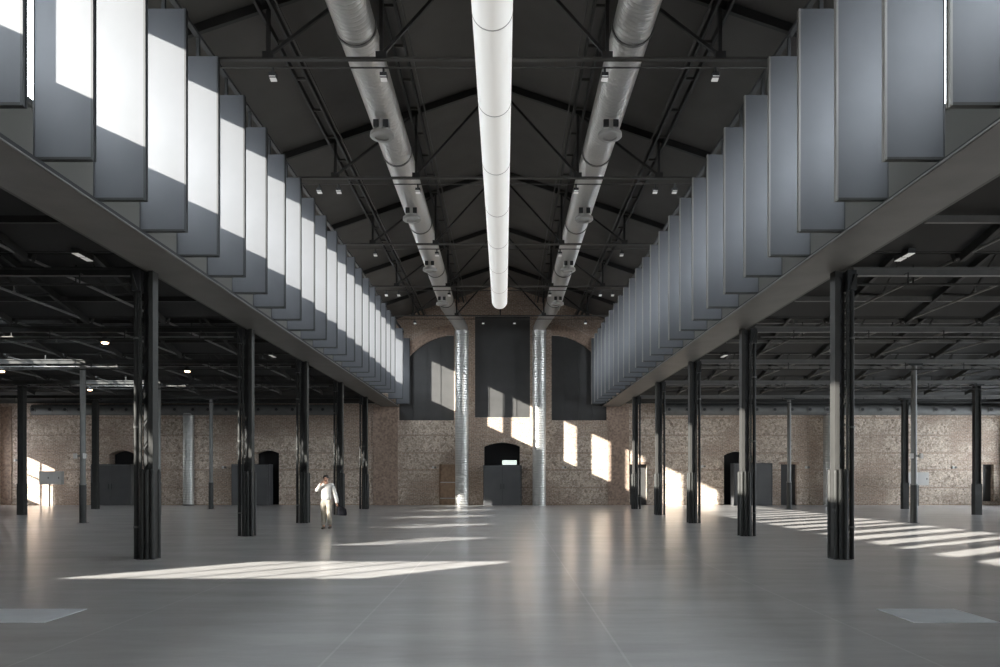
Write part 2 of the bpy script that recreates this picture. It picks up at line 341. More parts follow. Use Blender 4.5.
# aisle roofs: low saw-tooth, one tooth a bay
OX0, OX1 = -20.1, -15.15
OXN = {-2: -20.3, -1: -17.5}            # inner edge of each bay's glazing
RY0, RY1, RZ = 0.03, 0.8, 7.15         # steep face of a tooth
for s in (-1, 1):
    mb = MB()
    for n in range(-5, 6):
        y0 = 14.94 + CB*n
        ox = OXN.get(n, -18.2); cuts = [(-XW, ox), (ox, OX1), (OX1, -6.98)] if s < 0 else [(6.98, XW)]
        for (xa, xb) in cuts:
            def quad(p, q):
                b = len(mb.v); t = 0.08
                mb.v += [(xa, p[0], p[1]), (xb, p[0], p[1]), (xb, q[0], q[1]), (xa, q[0], q[1]),
                         (xa, p[0], p[1]+t), (xb, p[0], p[1]+t), (xb, q[0], q[1]+t), (xa, q[0], q[1]+t)]
                mb.f += [tuple(b+i for i in g) for g in ((0, 1, 2, 3), (7, 6, 5, 4), (0, 4, 5, 1), (1, 5, 6, 2), (2, 6, 7, 3), (3, 7, 4, 0))]
            quad((y0-0.05, 5.95), (y0+RY0, 5.95))
            if not (xa == ox and s < 0 and -2 <= n <= 3): quad((y0+RY0, 5.93), (y0+RY1, RZ))
            quad((y0+RY1, RZ), (y0+CB, 5.95))
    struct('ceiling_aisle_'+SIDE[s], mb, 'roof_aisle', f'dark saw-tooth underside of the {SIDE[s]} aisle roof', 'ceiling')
wn = 3
for n in range(-2, 4):
    y0 = 14.94 + CB*n; f = MB(); ox = OXN.get(n, -18.2); ya, yb = y0+RY0, y0+RY1
    for i in range(6): x = ox+0.03+(OX1-ox-0.06)*i/5; f.bar((x, ya, 5.93), (x, yb, RZ), 0.06 if n == -2 else 0.03)
    f.bar((ox, ya, 5.96), (OX1, ya, 5.96), 0.04).bar((ox, yb, RZ), (OX1, yb, RZ), 0.04)
    o = f.build(f'window_{wn}', 'steel_black'); wn += 1
    tag(o, 'steel framed rooflight in the steep face of the left aisle roof', 'window', 'rooflights of the left aisle', 'structure')
    g = MB(); g.v = [(ox, ya+0.01, 5.96), (OX1, ya+0.01, 5.96), (OX1, yb-0.01, RZ-0.02), (ox, yb-0.01, RZ-0.02)]; g.f = [(0, 1, 2, 3)]
    g.build('window_pane', 'glass', o)
# clerestories: sill 7.75, head 10.3
for i, s in enumerate((-1, 1)):
    X = s*XG; f = MB().box(X-0.06, X+0.06, YB, YE, 7.45, 7.54).box(X-0.1, X+0.1, 43.3, YE, 7.54, 10.15).box(X-0.06, X+0.06, YB, YE, 10.12, 10.5)
    for n in range(-4, 5):
        y0 = 15.6 + CB*n; f.box(X-0.08, X+0.08, y0-0.16, y0+0.11, 7.54, 10.12)
    o = struct(f'window_{i+1}', f, 'steel_black', f'long glazed clerestory band behind the {SIDE[s]} fins', 'window')
    g = MB(); g.v = [(X, YB, 7.5), (X, YE, 7.5), (X, YE, 10.14), (X, YB, 10.14)]; g.f = [(0, 1, 2, 3)]; g.build('window_pane', 'glass', o)
    struct(f'wall_upstand_{SIDE[s]}', MB().box(min(s*6.93, s*7.0), max(s*6.93, s*7.0), YB, YE, 5.77, 7.24).box(min(s*6.93, s*7.29), max(s*6.93, s*7.29), YB, YE, 7.2, 7.26).box(X-0.06, X+0.06, YB, YE, 7.24, 7.46), 'upstand', f'grey upstand panel under the {SIDE[s]} clerestory', 'wall')
o = MB().bar((-XW-0.15, 42.7, 2.7), (-XW-0.15, 44.1, 2.7), 0.05).bar((-XW-0.15, 43.4, 1.2), (-XW-0.15, 43.4, 3.8), 0.05).build('window_40', 'steel_black')
tag(o, 'small barred window in the left aisle side wall near the end wall', 'window', None, 'structure')

# ------------------------------------------------------------------ girders carrying the clerestories
for s in (-1, 1):
    t = thing('box_girder', (s*6.43, 0, 5.75), f'long grey box girder on the {SIDE[s]} row of columns under the fins', 'girder')
    MB().box(-0.48, 0.48, YB, YE, 0.0, 0.035).build('soffit_box', 'girder', t)
    e = -s*0.5
    MB().box(min(e, e-s*0.012), max(e, e-s*0.012), YB, YE, 0.0, 0.02).build('edge_lip', 'steel_light', t)
    MB().box(-0.42, 0.46, YB, YE, 0.036, 0.11).build('ledge', 'black', t)
    mb = MB()
    for n in range(36): mb.box(*( (0.0, 0.46) if s > 0 else (-0.46, 0.0)), YE-1.2-n*1.575, YE-1.16-n*1.575, 0.11, 0.12)
    mb.build('ledge_bracket', 'steel_black', t)

# ------------------------------------------------------------------ hanging fins
def make_fin(s):
    r = thing('louvre_fin', (0, 0, 0), '', 'fin')
    MB().box(5.30*s if s > 0 else -6.07, 6.07 if s > 0 else -5.30, -0.035, 0.035, 0.03, 3.84).build('panel', 'fin', r)
    x = 5.28*s
    MB().box(min(x, x+s*0.03), max(x, x+s*0.03), -0.045, -0.025, 0, 3.84).box(min(x, x+s*0.03), max(x, x+s*0.03), 0.025, 0.045, 0, 3.84)\
        .box(min(x+s*0.012, x+s*0.03), max(x+s*0.012, x+s*0.03), -0.03, 0.03, 0, 3.84).build('edge_trim', 'fin_edge' if s > 0 else 'steel_black', r)  # left trim black to stand in for its unlit edge
    x0, x1 = sorted((s*5.31, s*6.08))
    MB().box(x0, x1, -0.043, 0.043, 0.0, 0.035).build('bottom_trim', 'steel', r)
    x = 6.08*s
    MB().box(min(x, x-s*0.015), max(x, x-s*0.015), -0.043, 0.043, 0.03, 3.84).build('outer_trim', 'steel_black', r)
    MB().box(s*5.68-0.03, s*5.68+0.03, -0.03, 0.03, 3.84, 4.21).build('hanger', 'steel_black', r)
    return r
for s in (-1, 1):
    proto = make_fin(s); first = True
    kind = 'sunlit pale' if s < 0 else 'blue-grey shaded'
    for k in range(-16, 21):
        if s < 0 and k in (17, 19): continue             # the two gaps that let the broad sunbeams reach the end wall
        y = 14.96 + 1.515*k
        vis = k + 4 - (1 if s < 0 and k > 17 else 0) - (1 if s < 0 and k > 19 else 0)
        if vis < 0:
            lab, grp = f'tall grey fin hanging above the {SIDE[s]} girder, nearer than the picture edge', f'nearest fins on the {SIDE[s]}, out of the picture'
        else:
            lab = f'{kind} metal fin above the {SIDE[s]} girder, {ORD[vis]} in view from the viewpoint'
            grp = f'hanging fins above the {SIDE[s]} girder'
        if first: proto.location = (0, y, 5.875); proto['label'] = lab; proto['group'] = grp; first = False
        else: dup(proto, (0, y, 5.875), lab, grp)
    t = thing('fin_rail', (s*5.68, 0, 10.08), f'dark rail along the nave from which the {SIDE[s]} fins hang', 'rail')
    MB().box(-0.05, 0.05, YB, YE, 0, 0.06).build('rail_bar', 'steel_black', t)

# ------------------------------------------------------------------ main columns
def make_column(s):
    r = thing('steel_column', (0, 0, 0), '', 'column')
    def bx(m, a, b, *q): return m.box(min(s*a, s*b), max(s*a, s*b), *q)
    bx(MB(), -0.19, -0.10, -0.12, 0.12, 0.0, 5.75).build('inner_flange', 'steel_lit' if s > 0 else 'steel', r)  # right flange in a lighter tone that stands in for its brighter light
    bx(MB(), -0.10, 0.04, 0.0, 0.04, 0.0, 5.75).build('web', 'steel_black', r)
    m = bx(MB(), 0.04, 0.085, -0.12, -0.08, 0, 5.75); bx(m, 0.04, 0.085, 0.08, 0.12, 0, 5.75)
    m.build('outer_flange', 'steel', r)
    m = MB()
    for i in range(46):
        z = 1.9 + i*0.082; bx(m, 0.045, 0.08, -0.128, -0.12, z, z+0.035)
    for i in range(12):
        z = 0.1 + i*0.47; m.bar((s*-0.1, -0.03, z), (s*0.05, -0.03, z+0.235), 0.015).bar((s*0.05, -0.03, z+0.235), (s*-0.1, -0.03, z+0.47), 0.015)
    m.build('lacing', 'steel', r)
    for i, (gx, gy) in enumerate(((-0.19, -0.14), (-0.095, -0.165), (0.0, -0.165), (-0.19, 0.14), (0.0, 0.165))):
        MB().lathe([(0.012, 1.80), (0.03, 1.785), (0.042, 1.75), (0.044, 1.70), (0.044, 0.0)], s*gx, gy, 12).build('guard_tube', 'steel', r, True)
    p = MB().tube((s*0.185, -0.02, 0), (s*0.185, -0.02, 5.5), 0.047, 14).build('drain_pipe', 'steel', r, True)
    for z in (0.62, 2.62, 4.4):
        MB().tube((s*0.185, -0.02, z), (s*0.185, -0.02, z+0.04), 0.058, 14).box(min(s*0.08, s*0.185), max(s*0.08, s*0.185), -0.02, 0.0, z, z+0.03).build('pipe_bracket', 'steel_light', p)
    bx(MB(), 0.05, 0.22, -0.16, 0.16, 5.35, 5.75).build('head_bracket', 'steel_black', r)
    MB().bar((s*0.10, -0.2, 5.35), (s*0.2, -0.2, 5.66), 0.05, 0.03).build('tie_clamp', 'steel', r)
    bx(MB(), -0.22, 0.12, -0.18, 0.18, 0, 0.012).build('base_plate', 'steel_black', r)
    return r
for s in (-1, 1):
    proto = make_column(s)
    for i, y in enumerate(CY):
        lab = f'steel column with base guards and drainpipe, {ORD[i]} in the row under the {SIDE[s]} girder'
        if i == 0: proto.location = (s*6.98, y, 0); proto['label'] = lab; proto['group'] = f'columns under the {SIDE[s]} girder'
        else: dup(proto, (s*6.98, y, 0), lab)

# aisle posts: slim round ones in the inner row, square ones in the outer row
def make_post(big):
    r = thing('aisle_post', (0, 0, 0), '', 'post')
    if big:
        MB().box(-0.13, -0.10, -0.12, 0.12, 0, 5.6).box(0.10, 0.13, -0.12, 0.12, 0, 5.6).box(-0.10, 0.10, -0.05, 0.05, 0, 5.6).build('shaft', 'steel', r)
        MB().box(-0.15, 0.15, -0.14, 0.14, 0, 1.35).build('base_sleeve', 'steel', r)
    else:
        MB().tube((0, 0, 0), (0, 0, 5.6), 0.095, 14).build('shaft', 'steel_light', r, True)
        MB().tube((0, 0, 0), (0, 0, 1.35), 0.118, 14).build('base_sleeve', 'steel', r, True)
        MB().tube((0, 0, 1.35), (0, 0, 1.40), 0.128, 14).build('collar', 'steel_light', r, True)
    MB().box(-0.25, 0.25, -0.14, 0.14, 5.6, 5.67).build('cap_plate', 'steel_black', r)
    MB().box(-0.14, 0.14, -0.14, 0.14, 0, 0.012).build('base_plate', 'steel_black', r)
    return r
pa, pb = make_post(False), make_post(True); ua = ub = False
for s in (-1, 1):
    for i, y in enumerate(CY):
        if i >= 1:
            lab = f'slim round post of the {SIDE[s]} aisle, level with the {ORD[i]} main column'
            if not ua: pa.location = (s*14.82, y, 0); pa['label'] = lab; ua = True; pa['group'] = 'slim round aisle posts'; 
            else: dup(pa, (s*14.82, y, 0), lab)
        if i >= 3:
            lab = f'broad steel post of the {SIDE[s]} aisle, level with the {ORD[i]} main column'
            if not ub: pb.location = (s*20.75, y, 0); pb['label'] = lab; ub = True; pb['group'] = 'broad aisle posts'
            else: dup(pb, (s*20.75, y, 0), lab)

# ------------------------------------------------------------------ nave trusses
def make_truss():
    r = thing('roof_truss', (0, 0, 0), '', 'truss')
    rz = lambda x: roofz(x)-0.13
    MB().box(-7.4, 7.4, -0.05, 0.05, 10.13, 10.18).build('bottom_chord', 'chord', r)
    MB().tube((-7.4, -0.02, 9.97), (7.4, -0.02, 9.97), 0.018, 8).build('lower_rail', 'chord', r)
    for s in (-1, 1):
        MB().bar((0, 0, rz(0)), (s*7.4, 0, rz(7.4)), 0.10, 0.18).build('rafter', 'truss', r)
    for x in (-4.6, -2.3, 0, 2.3, 4.6): MB().bar((x, 0, 10.19), (x, 0, rz(x)), 0.07, 0.07).build('post', 'truss', r)
    for s in (-1, 1):
        for x in (2.3, 4.6): MB().bar((s*x, 0, 10.22), (s*(x-2.3), 0, rz(x-2.3)-0.05), 0.06, 0.06).build('diagonal', 'truss', r)
        for x in (2.3, 4.6): MB().box(s*x-0.11, s*x+0.11, -0.06, 0.06, 10.15, 10.29).build('gusset_plate', 'truss', r)
    return r
proto = make_truss()
for i, y in enumerate([15.85 + BAY*k for k in range(5)]):
    lab = f'dark steel roof truss spanning the nave, {ORD[i]} from the viewpoint'
    if i == 0: proto.location = (0, y, 0); proto['label'] = lab; proto['group'] = 'nave roof trusses'
    else: dup(proto, (0, y, 0), lab)
for s in (-1, 1):
    for x, nm in ((4.6, 'outer'), (2.3, 'inner')):
        t = thing('lattice_purlin', (s*x, 0, roofz(x)-0.35), f'{nm} laced purlin running along the {SIDE[s]} slope of the nave roof', 'purlin', 'laced purlins of the nave roof')
        MB().box(-0.17, -0.11, 13, YE, 0, 0.14).build('rail', 'truss', t); MB().box(0.11, 0.17, 13, YE, 0, 0.14).build('rail', 'truss', t)
        rm = MB().box(-0.12, 0.12, 0, 0.05, 0.03, 0.09).mesh('rung', 'chord')
        for k in range(19):
            q = bpy.data.objects.new('rung', rm); COL.objects.link(q); q.parent = t; q.location = (0, 15.3+k*1.575, 0)
        MB().tube((s*-0.32, 13, -0.05), (s*-0.32, YE, -0.05), 0.02, 8).build('conduit', 'chord', t)

# floodlights under the trusses
def make_flood():
    r = thing('floodlight', (0, 0, 0), '', 'floodlight')
    MB().box(-0.02, 0.02, -0.02, 0.02, 0.1, 0.22).build('bracket', 'steel_black', r)
    MB().box(-0.07, 0.07, -0.06, 0.09, 0.0, 0.10).build('housing', 'steel_black', r)
    m = MB(); m.v = [(-0.065, -0.062, 0.01), (0.065, -0.062, 0.01), (0.065, 0.08, -0.03), (-0.065, 0.08, -0.03), (-0.065, -0.062, 0.025), (0.065, -0.062, 0.025), (0.065, 0.08, 0.0), (-0.065, 0.08, 0.0)]
    m.f = [(0, 1, 2, 3), (7, 6, 5, 4), (0, 4, 5, 1), (1, 5, 6, 2), (2, 6, 7, 3), (3, 7, 4, 0)]
    m.build('lens', 'lens_lit', r)
    return r
fl = make_flood(); first = True
for i in range(5):
    y = 15.85 + BAY*i
    xs = [4.5, 2.25] + ([5.05] if i in (1, 3) else [])
    if i == 4: xs = [4.5]
    for s in (-1, 1):
        for x in xs:
            nm = {4.5: 'outer', 2.25: 'inner', 5.05: 'outermost'}[x]
            lab = f'small floodlight under the {ORD[i]} nave truss, {nm} one on its {SIDE[s]} half'
            loc = (s*x, y-0.03, 9.75)
            if first: fl.location = loc; fl['label'] = lab; fl['group'] = 'floodlights under the nave trusses'; first = False
            else: dup(fl, loc, lab)
for k, x in enumerate((-0.9, 0.75)):
    dup(fl, (x, 41.02, 9.75), f'small floodlight above the centre dark panel, {"left" if k == 0 else "right"} of the pair')

# ------------------------------------------------------------------ ducts and the white tube
for s in (-1, 1):
    t = thing('spiral_duct', (s*2.85, 0, 10.92), f'galvanised spiral air duct along the {SIDE[s]} of the nave, dropping down the end wall', 'duct', 'nave air ducts')
    path = [(0, y, 0) for y in (7.5, 20, 30, 42.2)] + [(0, 42.7, 0), (-s*0.06, 43.1, -0.06), (-s*0.5, 44.5, -0.52), (-s*0.58, 44.75, -0.66), (-s*0.62, 44.85, -0.85), (-s*0.62, 44.85, -10.92)]
    MB().sweep(path[:4], 0.41).build('horizontal_run', 'duct', t, True)
    MB().sweep(path[3:9], 0.37).build('bend', 'duct', t, True)
    MB().sweep(path[8:], 0.385).build('vertical_run', 'duct', t, True)
    for k in range(6):
        y = 9.8 + BAY*k*0.98
        m = MB().tube((0, y, 0), (0, y+0.07, 0), 0.435, 24); m.build('joint_band', 'steel_light', t, True)
    MB().tube((-s*0.62, 44.85, -1.05), (-s*0.62, 44.85, -0.85), 0.41, 24).build('joint_band', 'duct', t, True)
    for k in range(4):
        y = 19.45 + BAY*k
        d = MB().lathe([(0.19, -0.30), (0.19, -0.68)], 0, y).build('outlet', 'duct', t, True)
        for a in (-0.12, 0.12): MB().box(a-0.065, a+0.065, y-0.22, y-0.16, -0.60, -0.43).build('damper', 'steel_black', d)
        MB().lathe([(0.19, -0.66), (0.29, -0.68), (0.30, -0.77), (0.26, -0.81), (0.17, -0.81), (0.165, -0.77), (0.01, -0.77)], 0, y, 28).build('diffuser_ring', 'pale', d, True)
t = thing('white_tube', (0, 0, 9.61), 'long white tube with added glow hanging along the centre of the nave', 'light tube')
RT = 0.35
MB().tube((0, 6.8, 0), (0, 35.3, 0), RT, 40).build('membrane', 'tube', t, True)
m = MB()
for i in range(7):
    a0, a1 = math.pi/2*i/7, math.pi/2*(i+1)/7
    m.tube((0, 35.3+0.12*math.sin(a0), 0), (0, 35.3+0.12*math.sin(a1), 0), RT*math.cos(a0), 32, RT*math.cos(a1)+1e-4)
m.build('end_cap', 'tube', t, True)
for k in range(8):
    y = 10.1 + 3.17*k
    MB().tube((0, y, 0), (0, y+0.03, 0), RT+0.004, 40).build('seam', 'pale', t, True)
    MB().tube((0, y, RT), (0, y, roofz(0)-9.61), 0.008, 6).build('suspension_wire', 'steel', t)

# ------------------------------------------------------------------ aisle roof steel
def make_beam(s):
    r = thing('aisle_beam', (0, 0, 0), '', 'beam')
    a, b = sorted((s*7.2, s*(XW-0.02)))
    MB().box(a, b, -0.06, 0.06, 5.80, 5.83).box(a, b, -0.03, 0.03, 5.70, 5.80).box(a, b, -0.06, 0.06, 5.67, 5.70).build('beam_bar', 'steel_light' if s > 0 else 'steel', r)  # lighter steel in the brighter right aisle, its light put into the colour
    MB().tube((a, -0.2, 5.45), (b, -0.2, 5.45), 0.025, 8).build('conduit_tube', 'steel', r)
    m = MB()
    for k in range(11):
        x = s*(8.2+k*2.07); m.box(x-0.01, x+0.01, -0.21, -0.19, 5.45, 5.69).box(x-0.01, x+0.01, -0.19, -0.05, 5.675, 5.69)
    m.build('hanger', 'steel', r)
    return r
def make_ridge_truss():
    r = thing('gable_truss', (0, 0, 0), '', 'truss')
    MB().bar((0, 0.85, 7.0), (0, CB-0.05, 5.84), 0.09, 0.16).build('rafter', 'steel', r)
    MB().bar((0, 0.12, 5.84), (0, 0.78, 6.95), 0.09, 0.12).build('prop', 'steel', r)
    MB().tube((0, 0.1, 5.86), (0, CB-0.1, 5.86), 0.03, 8).build('tie_rod', 'steel_light', r)
    MB().bar((0, 3.1, 5.86), (0, 1.9, 6.75), 0.04, 0.04).bar((0, 3.1, 5.86), (0, 4.4, 6.2), 0.04, 0.04).build('strut', 'steel', r)
    return r
gt = make_ridge_truss(); first = True
def make_purlins(s):
    a, b = sorted((s*7.55, s*(XW-0.02))); out = []
    return MB().box(a, b, -0.04, 0.04, 0, 0.12)
for s in (-1, 1):
    bm_ = make_beam(s); pm = make_purlins(s).mesh('purlin', 'steel_light' if s > 0 else 'steel')  # purlins too: the right aisle's brightness is put into their colour
    for i in range(5):
        y = CY[i]; lab = f'horizontal steel beam crossing the {SIDE[s]} aisle at the {ORD[i]} main column'
        if i == 0: bm_.location = (0, y, 0); bm_['label'] = lab; bm_['group'] = 'aisle cross beams'
        else: dup(bm_, (0, y, 0), lab)
        ypos = [(1.6, 'top'), (3.2, 'middle'), (4.7, 'low')]
        for dy, nm in ypos:
            z = 7.15-(dy-0.8)*0.2277-0.19
            o = bpy.data.objects.new('purlin', pm); COL.objects.link(o); o.location = (0, y-0.66-CB+dy, z)
            tag(o, f'{nm} purlin under the {SIDE[s]} aisle roof, before the {ORD[i]} main column', 'purlin', 'aisle roof purlins', 'thing')
        for k in range(10):
            x = s*(8.97+k*2.07); yy = y-0.66-CB
            lab = f'{SIDE[s]} aisle rafter truss, {ORD[k]} outward from the nave, before {ORD[i]} main column'
            if first: gt.location = (x, yy, 0); gt['label'] = lab; gt['group'] = 'small rafter trusses of the aisles'; first = False
            else: dup(gt, (x, yy, 0), lab)
# sprinkler pipes
def make_pipe(s):
    r = thing('sprinkler_pipe', (0, 0, 0), '', 'pipe'); a, b = sorted((s*7.6, s*29.2))
    MB().tube((a, 0, 5.68), (b, 0, 5.68), 0.022, 8).build('pipe_run', 'steel_light', r)
    for k in range(8):
        x = s*(8.8+2.6*k); MB().box(x-0.012, x+0.012, -0.012, 0.012, 5.68, 6.1).build('pipe_hanger', 'steel', r)
        x += s*1.3; MB().lathe([(0.012, 5.68), (0.012, 5.56), (0.03, 5.555), (0.03, 5.53)], x, 0, 8).build('sprinkler_head', 'steel_light', r)
    return r
for s in (-1, 1):
    p = make_pipe(s)
    for i in range(1, 5):
        lab = f'thin sprinkler pipe across the {SIDE[s]} aisle just beyond the {ORD[i-1]} main column'; y = CY[i-1]+0.75
        if i == 1: p.location = (0, y, 0); p['label'] = lab; p['group'] = 'sprinkler pipes'
        else: dup(p, (0, y, 0), lab)
# aisle fittings
def make_strip():
    r = thing('strip_floodlight', (0, 0, 0), '', 'floodlight')
    MB().box(-0.07, 0.07, -0.28, 0.28, 0, 0.09).build('housing', 'steel_black', r)
    MB().box(-0.06, 0.06, -0.27, -0.03, -0.012, 0.0).build('lens', 'lens_lit', r); MB().box(-0.06, 0.06, 0.03, 0.27, -0.012, 0.0).build('lens', 'lens_lit', r)
    MB().box(-0.01, 0.01, -0.01, 0.01, 0.09, 0.4).build('rod', 'steel_black', r)
    return r
sf = make_strip(); first = True
for s in (-1, 1):
    for i, y in enumerate((14.95, 27.2)):
        lab = f'twin-lens floodlight beside the {SIDE[s]} girder, just before the {("first", "third")[i]} main column'
        if first: sf.location = (s*7.9, y, 5.87); sf['label'] = lab; sf['group'] = 'aisle floodlights'; first = False
        else: dup(sf, (s*7.9, y, 5.87), lab)
def make_lamp():
    r = thing('ceiling_lamp', (0, 0, 0), '', 'lamp')
    MB().lathe([(0.05, 0.16), (0.12, 0.1), (0.13, 0.02), (0.11, 0.0)], 0, 0, 16).build('shade', 'steel_black', r, True)
    MB().lathe([(0.10, 0.0), (0.09, -0.03), (0.04, -0.05)], 0, 0, 16).build('bulb', 'lampglow', r, True)
    return r
lp = make_lamp()
for i, (x, y, lab) in enumerate(((-11.3, 22.42, 'small warm lit lamp in the left aisle roof, beside the nearest column'), (-11.4, 28.49, 'small warm lit lamp in the left aisle, just left of the second main column'),
        (-18.2, 28.49, 'small warm lit lamp in the left aisle roof, at the picture edge'), (-18.2, 34.56, 'small warm lit lamp furthest back in the left aisle'))):
    if i == 0: lp.location = (x, y, 5.52); lp['label'] = lab; lp['group'] = 'lit lamps of the left aisle'
    else: dup(lp, (x, y, 5.52), lab)

# ------------------------------------------------------------------ end wall fittings
def panel_thing(name, pts, y0, y1, label, seams, cat='panel'):
    t = thing(name, (pts[0][0], y0, pts[0][1]), label, cat); lo = [(x-pts[0][0], z-pts[0][1]) for x, z in pts]
    MB().prism(lo, 0, y1-y0).build('sheet', 'panel', t)
    xs = [p[0] for p in lo]; m = MB(); x0, x1 = min(xs), max(xs)
    def top(x):
        zs = []
        for i in range(len(lo)):
            (xa, za), (xb, zb) = lo[i], lo[(i+1) % len(lo)]
            if min(xa, xb) <= x <= max(xa, xb) and xa != xb: zs.append(za+(zb-za)*(x-xa)/(xb-xa))
        return max(zs), min(zs)
    for k in range(1, seams):
        x = x0+(x1-x0)*k/seams; a, b = top(x); m.box(x-0.02, x+0.02, -0.03, 0.0, b+0.02, a-0.04)
    m.build('seam_ribs', 'panel', t); return t
panel_thing('arched_panel', left_arch, YE+0.12, YE+0.25, 'dark metal sheet filling the left arch half of the end wall', 4)
panel_thing('arched_panel', right_arch, YE+0.12, YE+0.25, 'dark metal sheet filling the right arch half of the end wall', 4)
panel_thing('rectangular_panel', centre_pan, YE+0.06, YE+0.2, 'tall dark rectangular metal sheet between the two vertical ducts', 4)
# brick arch rings
for s, A in ((-1, LA), (1, mir(LA))):
    inner = [(wx(x), wz(y)+0.02) for x, y in A]; c = (wx(A[0][0]), wz(372))
    outer_ = [(c[0]+(x-c[0])*1.2, c[1]+(z-c[1])*1.27) for x, z in inner]
    m = MB(); n = len(inner)
    m.v = [(x, YE-0.03, z) for x, z in inner] + [(x, YE-0.03, z) for x, z in outer_] + [(x, YE+0.02, z) for x, z in inner] + [(x, YE+0.02, z) for x, z in outer_]
    for i in range(n-1):
        m.f += [(i, i+1, n+i+1, n+i), (n+i, n+i+1, 3*n+i+1, 3*n+i), (i, i+1, 2*n+i+1, 2*n+i)]
    tag(m.build('trim_'+('1' if s < 0 else '2'), 'trimred'), f'red brick arch ring above the {SIDE[s]} arched panel', 'arch', None, 'structure')
# brick pilasters
for k, (a, b) in enumerate(((372, 397), (607, 628), (0, 11))):
    tag(MB().box(wx(a), wx(b), YE-0.06, YE+0.02, 0, 5.74).build(f'trim_{k+3}', 'trimred'),
        ('reddish brick pier left of the left arched panel', 'reddish brick pier right of the right arched panel', 'reddish brick pier at the left picture edge')[k], 'pier', None, 'structure')

def portal_box(px0, px1, py, depth, label, leaves=2):
    x0, x1, z1 = wx(px0), wx(px1), wz(py)
    t = thing('metal_lobby', ((x0+x1)/2, YE-depth, 0), label, 'entrance box', 'dark metal entrance boxes'); h = (x1-x0)/2
    MB().box(-h, -h+0.06, 0, depth+0.1, 0, z1).build('side_panel', 'lobby', t)
    MB().box(h-0.06, h, 0, depth+0.1, 0, z1).build('side_panel', 'lobby', t)
    MB().box(-h, h, 0, depth+0.1, z1, z1+0.06).build('top_panel', 'lobby', t)
    for k in range(leaves):
        a = -h+0.07+(2*h-0.14)*k/leaves; b = -h+0.07+(2*h-0.14)*(k+1)/leaves-0.012
        d = MB().box(a, b, -0.02, 0.03, 0.01, z1-0.01).build('door_leaf', 'lobby', t)
        MB().box(b-0.1 if k == 0 else a+0.06, b-0.06 if k == 0 else a+0.1, -0.06, -0.02, 0.95, 1.25).build('handle', 'steel_black', d)
    return t
portal_box(482.5, 520.5, 466, 0.6, 'dark double-leaf metal entrance box under the centre arch')
portal_box(95, 134.5, 465, 0.6, 'dark metal entrance box in the left aisle end wall, furthest left')
portal_box(234, 271.5, 465, 0.6, 'dark metal entrance box behind the second left column')
portal_box(730, 768, 464, 0.6, 'dark metal entrance box in the right aisle end wall')
t = thing('lit_panel', (wx(501), YE-0.1, wz(466)+0.06), 'small pale lit panel above the centre entrance box', 'lit panel')
MB().box(0, wx(516)-wx(501), 0, 0.08, 0.02, 0.30).build('housing', 'steel_black', t); MB().box(0.02, wx(516)-wx(501)-0.02, -0.01, 0.0, 0.03, 0.29).build('lit_face', 'signlit', t)
# timber door and dark shutters
t = tag(MB().box(wx(438), wx(456), YE+0.2, YE+0.26, 0, wz(464)).build('door_1', 'wood'), 'brown timber door left of the left vertical duct', 'door', None, 'structure')
MB().box(wx(439), wx(455), YE+0.17, YE+0.2, 0.36, 0.42).box(wx(439), wx(455), YE+0.18, YE+0.2, 1.3, 1.35).build('door_rail', 'white_box', t)
for k, (a, b, py0, lab) in enumerate(((629, 646, 504, 'dark narrow shutter behind the rightmost column pair near the centre'), (780, 796, 504, 'dark narrow shutter behind the slim post of the right aisle'), (982, 993, 501, 'dark narrow shutter at the right picture edge'))):
    d = MB().box(wx(a), wx(b), YE+0.3, YE+0.36, 0.0, wz(464)).build(f'door_{k+2}', 'panel'); tag(d, lab, 'door', None, 'structure')
    MB().box(wx(a)-0.12, wx(b)+0.12, YE-0.03, YE+0.02, wz(464), wz(464)+0.14).build('lintel', 'trimred', d)
# electrical cabinets
def cabinet(px0, px1, py0, py1, y, label):
    x0, x1 = wx(px0, y), wx(px1, y); z0, z1 = wz(py1, y), wz(py0, y)
    t = thing('electrical_cabinet', ((x0+x1)/2, y, 0), label, 'cabinet', 'electrical cabinets'); h = (x1-x0)/2
    MB().box(-h, h, 0, 0.3, z0, z1).build('body', 'white_box', t)
    d = MB().box(-h+0.02, -0.01, -0.015, 0.0, z0+0.02, z1-0.02).build('door', 'white_box', t); MB().box(-0.12, -0.08, -0.03, -0.015, (z0+z1)/2-0.05, (z0+z1)/2+0.05).build('latch', 'steel', d)
    d = MB().box(0.01, h-0.02, -0.015, 0.0, z0+0.02, z1-0.02).build('door', 'white_box', t); MB().box(h-0.14, h-0.1, -0.03, -0.015, (z0+z1)/2-0.05, (z0+z1)/2+0.05).build('latch', 'steel', d)
    for x in (-0.12, 0.12): MB().tube((x, 0.15, 0), (x, 0.15, z0), 0.035, 8).build('leg', 'steel_light', t)
cabinet(38, 60, 471, 484, 44.0, 'pale electrical cabinet on two legs by the left end wall in sunlight')
cabinet(905.5, 928, 472, 485, 44.0, 'pale electrical cabinet behind the right aisle post')
